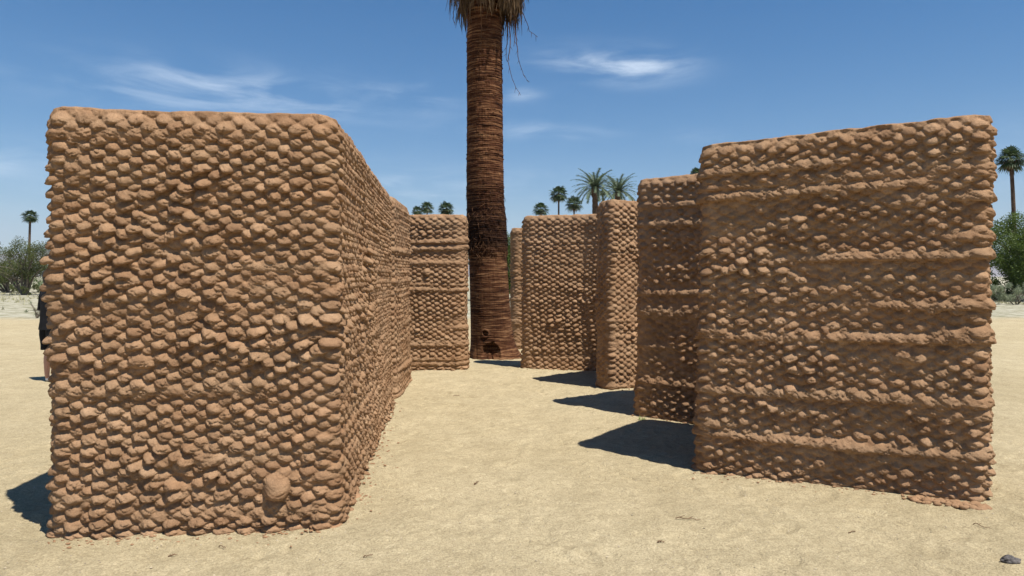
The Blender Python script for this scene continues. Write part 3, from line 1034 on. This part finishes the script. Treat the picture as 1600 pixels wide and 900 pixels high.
def bush(name, x, y, rx, ry, h, mat, label, cat, seed, nclump=60, n=16000, leaf=0.14, trunk_h=0.0, group=None, stems=6, asp=2.2, shell=0.35, lobes=0.35, up=0.0):
    root = empty(name, (x, y, 0))
    tag(root, label, cat, group)
    rg = np.random.default_rng(seed)
    cs, ss = [], []
    while len(cs) < nclump:
        d = rg.uniform(-1, 1, 3)
        d[2] = rg.uniform(-0.9, 1)
        l = np.linalg.norm(d)
        if l > 1 or l < shell:
            continue
        bumpy = 1 + lobes * (vn(math.atan2(d[1], d[0]) * 1.8 + 7, d[2] * 2.5 + 5, seed) - 0.6)
        cs.append([d[0] * rx * bumpy, d[1] * ry * bumpy, trunk_h + (h - trunk_h) * (0.5 + 0.5 * d[2] * bumpy)])
        ss.append(rg.uniform(0.07, 0.20) * min(rx, h) * (1.25 - 0.5 * l))
    v, f = leaves(cs, ss, n, leaf, seed + 1, asp, up)
    v[:, 2] = np.maximum(v[:, 2], 0.02)
    mesh_np('crown', v, f, mat, root, sm=False)
    m = MB()
    rnd = random.Random(seed)
    for k in range(stems):
        c = Vector(cs[rnd.randrange(len(cs))])
        b = Vector((rnd.uniform(-.12, .12) * rx * 0.6, rnd.uniform(-.12, .12) * ry * 0.6, -0.05))
        mid = Vector((b.x * 1.5 + c.x * 0.35, b.y + c.y * 0.35, max(0.3, c.z * 0.55)))
        q = b.lerp(mid, 0.5) + Vector((rnd.uniform(-.1, .1), 0, 0))
        t = 0.025 * h
        m.tube([b, q, mid, c.lerp(mid, 0.4), c], [t, t * 0.85, t * 0.6, t * 0.4, t * 0.15], 6)
        for _ in range(3):
            c2 = Vector(cs[rnd.randrange(len(cs))])
            if (c2 - mid).length < 0.6 * max(rx, h):
                m.tube([mid, mid.lerp(c2, 0.5) + Vector((0, 0, rnd.uniform(0, .15) * h * 0.3)), c2], [t * 0.5, t * 0.3, t * 0.1], 5)
    m.build('trunk' if cat == 'tree' else 'stem', M_LIMB, root)
    return root


# far left trees
gxl, gyl = ground_at(42, 461)
bush('desert_tree', gxl, gyl, 3.9, 3.0, 4.6, M_LEAFD, 'scrubby desert tree with dark forked trunk beside the left wall edge', 'tree', 401,
     nclump=120, n=15000, leaf=0.16, trunk_h=1.0, stems=11, asp=4.0, shell=0.2, lobes=0.7)
bush('desert_tree', gxl - 7.5, gyl + 8, 4.2, 3, 3.9, M_LEAFD, 'duller scrubby tree at the very left edge of the view', 'tree', 402,
     nclump=90, n=15000, leaf=0.16, trunk_h=0.7, stems=9, asp=4.0, lobes=0.7)
bush('desert_tree', gxl + 8, gyl + 12, 5, 3, 5.0, M_LEAFD, 'thin twiggy tree right behind the edge of the left wall', 'tree', 403,
     nclump=90, n=12000, leaf=0.16, trunk_h=1.2, stems=14, asp=5.0, lobes=0.8)
# low bushes near the tree's foot
for i, (px, py, w, hgt, mt) in enumerate([(10, 456, 1.6, 0.9, M_LEAFB), (62, 463, 1.4, 1.0, M_LEAFD), (28, 459, 1.3, 0.8, M_LEAFD)]):
    X, Y = ground_at(px, py)
    bush('shrub', X, Y, w, w, hgt, mt, ['pale grey shrub at the left edge in front of the hedge', 'small olive shrub right of the forked trunk, next to the wall edge',
                                       'small olive shrub left of the forked trunk'][i], 'shrub', 420 + i, 25, 2500, 0.09, group='low shrubs in the scrubland')
X, Y = ground_at(56, 497)
bush('shrub', X, Y, 0.5, 0.4, 0.75, M_LEAFB, 'nearest thin pale shrub on the stony ground left of the person', 'shrub', 431, 14, 900, 0.05, asp=5, group='low shrubs in the scrubland', up=1.0)


# trimmed hedge
def hedge(x0, x1, y, h, label, seed):
    rg = np.random.default_rng(seed)
    n = 16000
    cs = np.stack([rg.uniform(x0, x1, 500), rg.uniform(y - 0.7, y + 0.7, 500), rg.uniform(0.2, h - 0.2, 500)], -1)
    v, f = leaves(cs, np.full(500, 0.36), n, 0.13, seed, 1.8)
    v[:, 0] -= x0
    v[:, 1] -= y
    o = mesh_np('hedge', v, f, M_HEDGE, None, sm=False, loc=(x0, y, 0))
    tag(o, label, 'hedge')


hedge(-82, -42, 84, 1.55, 'low trimmed bright green hedge behind the scrubland at far left', 440)

# right side bushes
bush('palo_verde', 35.2, 45, 5.0, 4.0, 6.0, M_LEAFG, 'large bright green leafy bush right of the tall right wall', 'tree', 501,
     nclump=150, n=46000, leaf=0.17, trunk_h=0.2, stems=10, asp=3.2, lobes=0.45)
bush('palo_verde', 41.5, 50, 5.5, 4.0, 6.4, M_LEAFG, 'second green bush reaching the right edge behind the large one', 'tree', 502,
     nclump=120, n=30000, leaf=0.17, trunk_h=0.2, stems=8, asp=3.2)
bush('palo_verde', 31.0, 47, 2.0, 2.0, 3.6, M_LEAFG, 'small green bush hugging the right wall edge', 'tree', 503,
     nclump=50, n=12000, leaf=0.15, trunk_h=0.0, stems=6, asp=3.2)
X, Y = ground_at(1588, 476)
bush('shrub', X, Y, 1.6, 1.2, 1.35, M_LEAFB, 'pale grey green shrub in front of the right hand bushes', 'shrub', 504, 34, 5000, 0.10, asp=4, group='low shrubs in the scrubland', up=0.8)
X, Y = ground_at(1562, 471)
bush('shrub', X, Y, 1.5, 1.2, 1.1, M_LEAFD, 'olive shrub at the foot of the bushes beside the right wall edge', 'shrub', 505, 34, 4500, 0.10, asp=4, group='low shrubs in the scrubland', up=0.8)
# greenery glimpsed through the gap beside the trunk
bush('palo_verde', 0.6, 46, 4.0, 3.0, 4.5, M_LEAFG, 'green bush glimpsed through the slit right of the palm trunk', 'tree', 506,
     nclump=110, n=40000, leaf=0.17, trunk_h=0.0, stems=7, asp=3, shell=0.1)

# dry grass and scrub of the wild ground
rg = np.random.default_rng(61)
n = 9000
half = n // 2
xx = np.concatenate([rg.uniform(-62, -14, half), rg.uniform(14, 60, n - half)])
yy = np.concatenate([rg.uniform(27, 80, half), rg.uniform(37, 70, n - half)])
keep = fbm(xx * 0.35, yy * 0.35, 62, 3) > 0.5
xx, yy = xx[keep], yy[keep]
V, F = [], []
for bl in range(7):
    a = rg.uniform(0, 2 * math.pi, len(xx))
    sp = rg.uniform(0.03, 0.16, len(xx))
    hh = rg.uniform(0.06, 0.26, len(xx))
    b = np.stack([xx + rg.uniform(-.1, .1, len(xx)), yy + rg.uniform(-.1, .1, len(xx)), xx * 0 - 0.02], -1)
    wv = np.stack([np.cos(a), np.sin(a), a * 0], -1) * 0.02
    tp = b + np.stack([np.cos(a + 1.5) * sp, np.sin(a + 1.5) * sp, hh], -1)
    V.append(np.stack([b - wv, b + wv, tp], 1).reshape(-1, 3))
V = np.concatenate(V)
tag(mesh_np('dry_grass', V, np.arange(len(V)).reshape(-1, 3), M_GRASS, sm=False),
    'sparse dry grass tufts on the pale stony scrubland', 'grass', kind='stuff')


# ------------------------------------------------------------------ small things on the sand
def rock_mesh(rad, seed, sx=1, sy=1, sz=0.7, sub=3):
    bm = bmesh.new()
    bmesh.ops.create_icosphere(bm, subdivisions=sub, radius=rad)
    V = np.array([v.co[:] for v in bm.verts])
    F = np.array([[v.index for v in f.verts] for f in bm.faces])
    bm.free()
    d = V / rad
    k = 1 + 0.7 * (fbm(d[:, 0] * 1.6 + 5, d[:, 1] * 1.6 + d[:, 2] * 1.3 + 9, seed, 3) - 0.5) + 0.25 * (fbm(d[:, 0] * 5 + 5, d[:, 2] * 5 + 9, seed + 5, 2) - 0.5)
    V = V * k[:, None] * np.array([sx, sy, sz])
    return V, F


X, Y = ground_at(1578, 881)
V, F = rock_mesh(0.036, 5, 1.35, 0.9, 0.75, 4)
o = mesh_np('stone', V, F, M_STONE, loc=(X, Y, 0.018))
tag(o, 'small dark grey stone lying on sand at the bottom right', 'stone')
def toned(o):
    at = o.data.attributes.new('clay_tone', 'FLOAT', 'POINT')
    at.data.foreach_set('value', np.full(len(o.data.vertices), 0.6, np.float32))
    return o


# adobe slab spilled at the right wall's corner
m = MB()
rnd = random.Random(3)
sx0, sy0 = 2.86, 4.90
for i in range(110):
    t = rnd.random()
    V, F = rock_mesh(0.007 + 0.024 * rnd.random() ** 2, 600 + i, 1.3, 1, 0.75, 2)
    V = V + np.array([sx0 + 0.42 * t, sy0 - 0.19 * t + rnd.uniform(-0.10, 0.05), 0.006])
    m.add(V, F)
tag(toned(m.build('adobe_debris', M_ADOBE)), 'heap of crumbled adobe at the right corner of the tall right wall', 'debris')

# adobe crumbs along the feet of the walls
m = MB()
lines = [(A0, A1, 130), (A1, A2, 170), (B0, B1, 150), ((1.43, 7.86), (1.9, 7.5), 14), ((1.37, 9.52), (1.9, 9.88), 22),
         ((0.2, 11.78), (1.22, 11.58), 30), ((-2, 11.6), (-.76, 11.6), 26), (B1, (3.86, 5.95), 20)]
for p, q, cnt in lines:
    nx, ny = (q[1] - p[1]), -(q[0] - p[0])
    L = math.hypot(nx, ny)
    nx, ny = nx / L, ny / L
    for i in range(cnt):
        t = rnd.random()
        o_ = 0.07 + rnd.expovariate(1 / 0.06)
        s_ = 0.003 + 0.011 * rnd.random() ** 2
        V, F = rock_mesh(s_, rnd.randrange(9999), 1.2, 1, 0.6, 1)
        px_, py_ = p[0] + (q[0] - p[0]) * t + nx * o_, p[1] + (q[1] - p[1]) * t + ny * o_
        V = V + np.array([px_, py_, float(ground_z(np.array(px_), np.array(py_))) + s_ * 0.3])
        m.add(V, F)
tag(toned(m.build('adobe_crumbs', M_ADOBE, sm=False)), 'loose adobe crumbs scattered on sand along the feet of the walls', 'crumbs', kind='stuff')

# gravel grains over the yard
M_GRIT = simple_mat('grit', (0.40, 0.34, 0.25), 0.6, 12, 0.95, 0.05)
m = MB()
protos = [rock_mesh(1.0, 800 + i, 1.2, 1, 0.6, 1) for i in range(6)]
for i in range(5200):
    yv = 3.1 + 9.5 * rnd.random() ** 1.7
    xv = rnd.uniform(-0.85, 0.85) * yv
    s_ = 0.0018 + 0.0045 * rnd.random() ** 3
    V, F = protos[i % 6]
    a = rnd.uniform(0, 6.28)
    ca, sa = math.cos(a) * s_, math.sin(a) * s_
    W = np.stack([V[:, 0] * ca - V[:, 1] * sa, V[:, 0] * sa + V[:, 1] * ca, V[:, 2] * s_], -1)
    W += np.array([xv, yv, float(ground_z(np.array(xv), np.array(yv))) + 0.001])
    m.add(W, F)
tag(m.build('gravel', M_GRIT, sm=False), 'fine gravel grains scattered over the sandy yard', 'gravel', kind='stuff')


def twig(px, py, L, ang, label, seed, th=0.0035, forks=2):
    X, Y = ground_at(px, py)
    r_ = random.Random(seed)
    m = MB()
    p = Vector((-L / 2, 0, 0.004))
    pts = [p.copy()]
    a = 0
    for k in range(6):
        a += r_.uniform(-0.35, 0.35)
        p = p + Vector((math.cos(a), math.sin(a), 0)) * L / 6
        p.z = 0.005 + r_.random() * 0.012
        pts.append(p.copy())
    m.tube(pts, [th * (1 - 0.1 * k) for k in range(7)], 5)
    for _ in range(forks):
        q = pts[r_.randrange(1, 6)]
        b = r_.uniform(-1.2, 1.2)
        m.tube([q, q + Vector((math.cos(b), math.sin(b), 0.2)) * L * 0.25], [th * 0.7, th * 0.3], 4)
    o = m.build('twig', M_TWIG, loc=(X, Y, float(ground_z(np.array(X), np.array(Y)))))
    o.rotation_euler.z = ang
    tag(o, label, 'twig', 'twigs lying on the sand')


twig(1075, 812, 0.16, -0.15, 'thin straight twig on open sand in front of the tall right wall', 1)
twig(745, 757, 0.06, 0.9, 'short crooked brown twig on sand in the middle foreground', 2, 0.005, 4)
twig(1032, 848, 0.04, 0.3, 'tiny dark twig scrap near the bottom centre of the sand', 3, 0.005, 3)
twig(270, 868, 0.05, 0.6, 'tiny twig scrap on sand below the big left block', 4, 0.004, 3)
twig(345, 858, 0.06, -0.8, 'thin forked twig at the foot of the big left block', 5, 0.003, 3)
twig(575, 872, 0.05, 0.2, 'dark bit of twig on sand right of the big left block corner', 6, 0.004, 2)
twig(1330, 832, 0.05, 0.5, 'small twig scrap on sand below the middle of the tall right wall', 7, 0.004, 3)
twig(1535, 822, 0.10, -0.6, 'faint thin twig near the right corner of the tall right wall', 8, 0.003, 2)
twig(712, 618, 0.10, 0.8, 'forked twig on sand right of the big left block far end', 9, 0.004, 3)

# small weed by the dark wall
X, Y = ground_at(1004, 657)
m = MB()
for i in range(26):
    a = rnd.uniform(0, 6.28)
    e = rnd.uniform(0.2, 1.4)
    L = rnd.uniform(0.02, 0.07)
    b = Vector((rnd.uniform(-.03, .03), rnd.uniform(-.03, .03), 0))
    d = Vector((math.cos(a) * math.cos(e), math.sin(a) * math.cos(e), math.sin(e))) * L
    w = Vector((-math.sin(a), math.cos(a), 0)) * 0.004
    m.add([tuple(b - w), tuple(b + w), tuple(b + d * 0.6 + w * 1.4), tuple(b + d)], [(0, 1, 2), (0, 2, 3)])
tag(m.build('weed', M_WEED, sm=False, loc=(X, Y, 0.0)), 'small pale green weed at the foot of the dark shadowed wall', 'plant')


# ------------------------------------------------------------------ person half hidden behind the left block
def skinned(name, verts, edges, radii, mat, parent, sub=2, root=0):
    me = bpy.data.meshes.new(name)
    me.from_pydata(verts, edges, [])
    o = bpy.data.objects.new(name, me)
    C.objects.link(o)
    mod = o.modifiers.new('skin', 'SKIN')
    mod.use_smooth_shade = True
    for i, r_ in enumerate(radii):
        sv = me.skin_vertices[0].data[i]
        sv.radius = r_ if isinstance(r_, tuple) else (r_, r_)
        sv.use_root = (i == root)
    s = o.modifiers.new('sub', 'SUBSURF')
    s.levels = s.render_levels = sub
    dg = bpy.context.evaluated_depsgraph_get()
    me2 = bpy.data.meshes.new_from_object(o.evaluated_get(dg))
    me2.materials.clear()
    me2.materials.append(mat)
    for p in me2.polygons:
        p.use_smooth = True
    bpy.data.objects.remove(o)
    me2.name = name
    o2 = bpy.data.objects.new(name, me2)
    C.objects.link(o2)
    o2.parent = parent
    return o2


def person(x, y, rz):
    root = empty('person', (x, y, 0), rz)
    tag(root, 'person in black top and shorts with white shoes, half hidden behind the left wall', 'person')
    V, E, Rr = [], [], []

    def v(p, r_, par=None):
        V.append(p)
        Rr.append(r_)
        if par is not None:
            E.append((par, len(V) - 1))
        return len(V) - 1
    pel = v((0, 0, 0.93), (0.155, 0.105))
    wa = v((0, 0, 1.08), (0.125, 0.09), pel)
    ch = v((0, -0.01, 1.26), (0.15, 0.10), wa)
    up_ = v((0, 0, 1.38), (0.11, 0.075), ch)
    nk = v((0, -0.01, 1.46), (0.052, 0.055), up_)
    h1 = v((0, -0.025, 1.53), (0.062, 0.075), nk)
    h2 = v((0, -0.02, 1.60), (0.074, 0.092), h1)
    h3 = v((0, -0.01, 1.67), (0.055, 0.07), h2)
    for s in (-1, 1):
        hip = v((0.09 * s, 0, 0.86), (0.088, 0.09), pel)
        th_ = v((0.10 * s, -0.005, 0.68), 0.074, hip)
        kn = v((0.10 * s, -0.01, 0.48), 0.052, th_)
        cf_ = v((0.10 * s, 0.015, 0.34), 0.053, kn)
        an = v((0.10 * s, 0.02, 0.10), 0.034, cf_)
        hl = v((0.10 * s, 0.01, 0.045), 0.036, an)
        v((0.11 * s, -0.14, 0.03), (0.032, 0.022), hl)
        sh = v((0.17 * s, 0, 1.36), 0.050, up_)
        el = v((0.22 * s, 0.01, 1.10), 0.038, sh)
        wr = v((0.21 * s, -0.08, 0.88), (0.024, 0.024), el)
        pa = v((0.205 * s, -0.10, 0.82), (0.020, 0.034), wr)
        for k, (dy, L) in enumerate([(-0.032, 0.068), (-0.011, 0.078), (0.010, 0.072), (0.030, 0.056)]):
            f1 = v((0.205 * s, -0.10 + dy, 0.775), 0.0085, pa)
            f2 = v((0.20 * s, -0.108 + dy, 0.775 - L * 0.5), 0.008, f1)
            v((0.19 * s, -0.110 + dy, 0.775 - L), 0.007, f2)
        t1 = v((0.195 * s, -0.145, 0.83), 0.010, pa)
        v((0.185 * s, -0.165, 0.79), 0.008, t1)
    skinned('body', V, E, Rr, M_SKIN, root)
    # hair: cap and shoulder length fall at the back
    skinned('hair', [(0, 0.015, 1.69), (0, 0.045, 1.62), (0, 0.055, 1.52), (0, 0.05, 1.42)],
            [(0, 1), (1, 2), (2, 3)], [(0.062, 0.07), (0.085, 0.085), (0.075, 0.05), (0.06, 0.03)], M_HAIR, root)
    # loose black top and shorts, lofted from oval rings
    def loft(m, rings, n=20):
        pts = []
        for (cx_, cy_, cz_, rx_, ry_) in rings:
            for k in range(n):
                t = 2 * math.pi * k / n
                w = 1 + 0.03 * math.sin(5 * t + cz_ * 20)
                pts.append((cx_ + rx_ * w * math.cos(t), cy_ + ry_ * w * math.sin(t), cz_))
        m.add(pts, grid_faces(len(rings), n, True))
    m = MB()
    loft(m, [(0, 0, 0.80, 0.205, 0.150), (0, 0, 0.92, 0.195, 0.14), (0, 0, 1.06, 0.175, 0.125), (0, 0, 1.24, 0.185, 0.128), (0, 0, 1.34, 0.19, 0.115),
             (0, 0, 1.40, 0.16, 0.09), (0, 0, 1.435, 0.09, 0.07), (0, -0.005, 1.45, 0.06, 0.058)])
    for s in (-1, 1):
        loft(m, [(0.10 * s, 0, 1.39, 0.05, 0.05), (0.165 * s, 0, 1.375, 0.06, 0.065), (0.205 * s, 0, 1.30, 0.062, 0.068), (0.228 * s, 0.005, 1.18, 0.062, 0.066), (0.24 * s, 0.01, 1.09, 0.062, 0.066)])
    m.build('shirt', M_BLACK, root)
    m = MB()
    loft(m, [(0, 0, 1.0, 0.16, 0.12), (0, 0, 0.90, 0.185, 0.13), (0, 0, 0.80, 0.19, 0.13)])
    for s in (-1, 1):
        loft(m, [(0.085 * s, 0, 0.88, 0.10, 0.12), (0.095 * s, 0, 0.72, 0.102, 0.115), (0.102 * s, 0, 0.58, 0.092, 0.100), (0.105 * s, 0, 0.49, 0.088, 0.096)])
    m.build('shorts', M_BLACK, root)
    for s in (-1, 1):
        skinned('shoe', [(0.10 * s, 0.045, 0.05), (0.105 * s, -0.04, 0.045), (0.112 * s, -0.15, 0.035)],
                [(0, 1), (1, 2)], [(0.045, 0.048), (0.048, 0.045), (0.045, 0.03)], M_SHOE, root)
    V1, F1 = rock_mesh(0.011, 1, 1, 1, 1, 2)
    for s in (-1, 1):
        mesh_np('eye', V1 + np.array([0.032 * s, -0.106, 1.60]), F1, M_EYE, root)
    m = MB()
    m.tube([(0, -0.095, 1.605), (0, -0.125, 1.575), (0, -0.095, 1.567)], [0.008, 0.015, 0.010], 8)
    m.build('nose', M_SKIN, root)
    m = MB()
    m.tube([(-0.024, -0.092, 1.542), (0, -0.100, 1.540), (0.024, -0.092, 1.542)], [0.003, 0.007, 0.003], 6)
    m.build('mouth', M_SKIN, root)
    for s in (-1, 1):
        m = MB()
        m.tube([(0.074 * s, -0.01, 1.62), (0.084 * s, 0.0, 1.60), (0.076 * s, -0.01, 1.57)], [0.008, 0.012, 0.008], 6)
        m.build('ear', M_SKIN, root)


X, Y = ground_at(81, 597)
person(X, Y, R(150))


# ------------------------------------------------------------------ desert air
hm = bpy.data.materials.new('haze_air')
hm.use_nodes = True
nt = hm.node_tree
for n_ in list(nt.nodes):
    nt.nodes.remove(n_)
ho = nt.nodes.new('ShaderNodeOutputMaterial')
hv = nt.nodes.new('ShaderNodeVolumePrincipled')
hv.inputs['Color'].default_value = (0.72, 0.84, 1.0, 1)
hv.inputs['Density'].default_value = 0.00007
nt.links.new(hv.outputs[0], ho.inputs['Volume'])
zl, zh, hw2 = -7.0, 1150.0, 16500.0
hvv = [(x, y, z) for z in (zl, zh) for x, y in ((-hw2, -hw2), (hw2, -hw2), (hw2, hw2), (-hw2, hw2))]
hff = [(0, 3, 2, 1), (4, 5, 6, 7), (0, 1, 5, 4), (1, 2, 6, 5), (2, 3, 7, 6), (3, 0, 4, 7)]
tag(mesh_np('haze', hvv, np.array(hff), hm, sm=False), 'thin pale desert haze softening the far mountains', 'haze', kind='stuff')
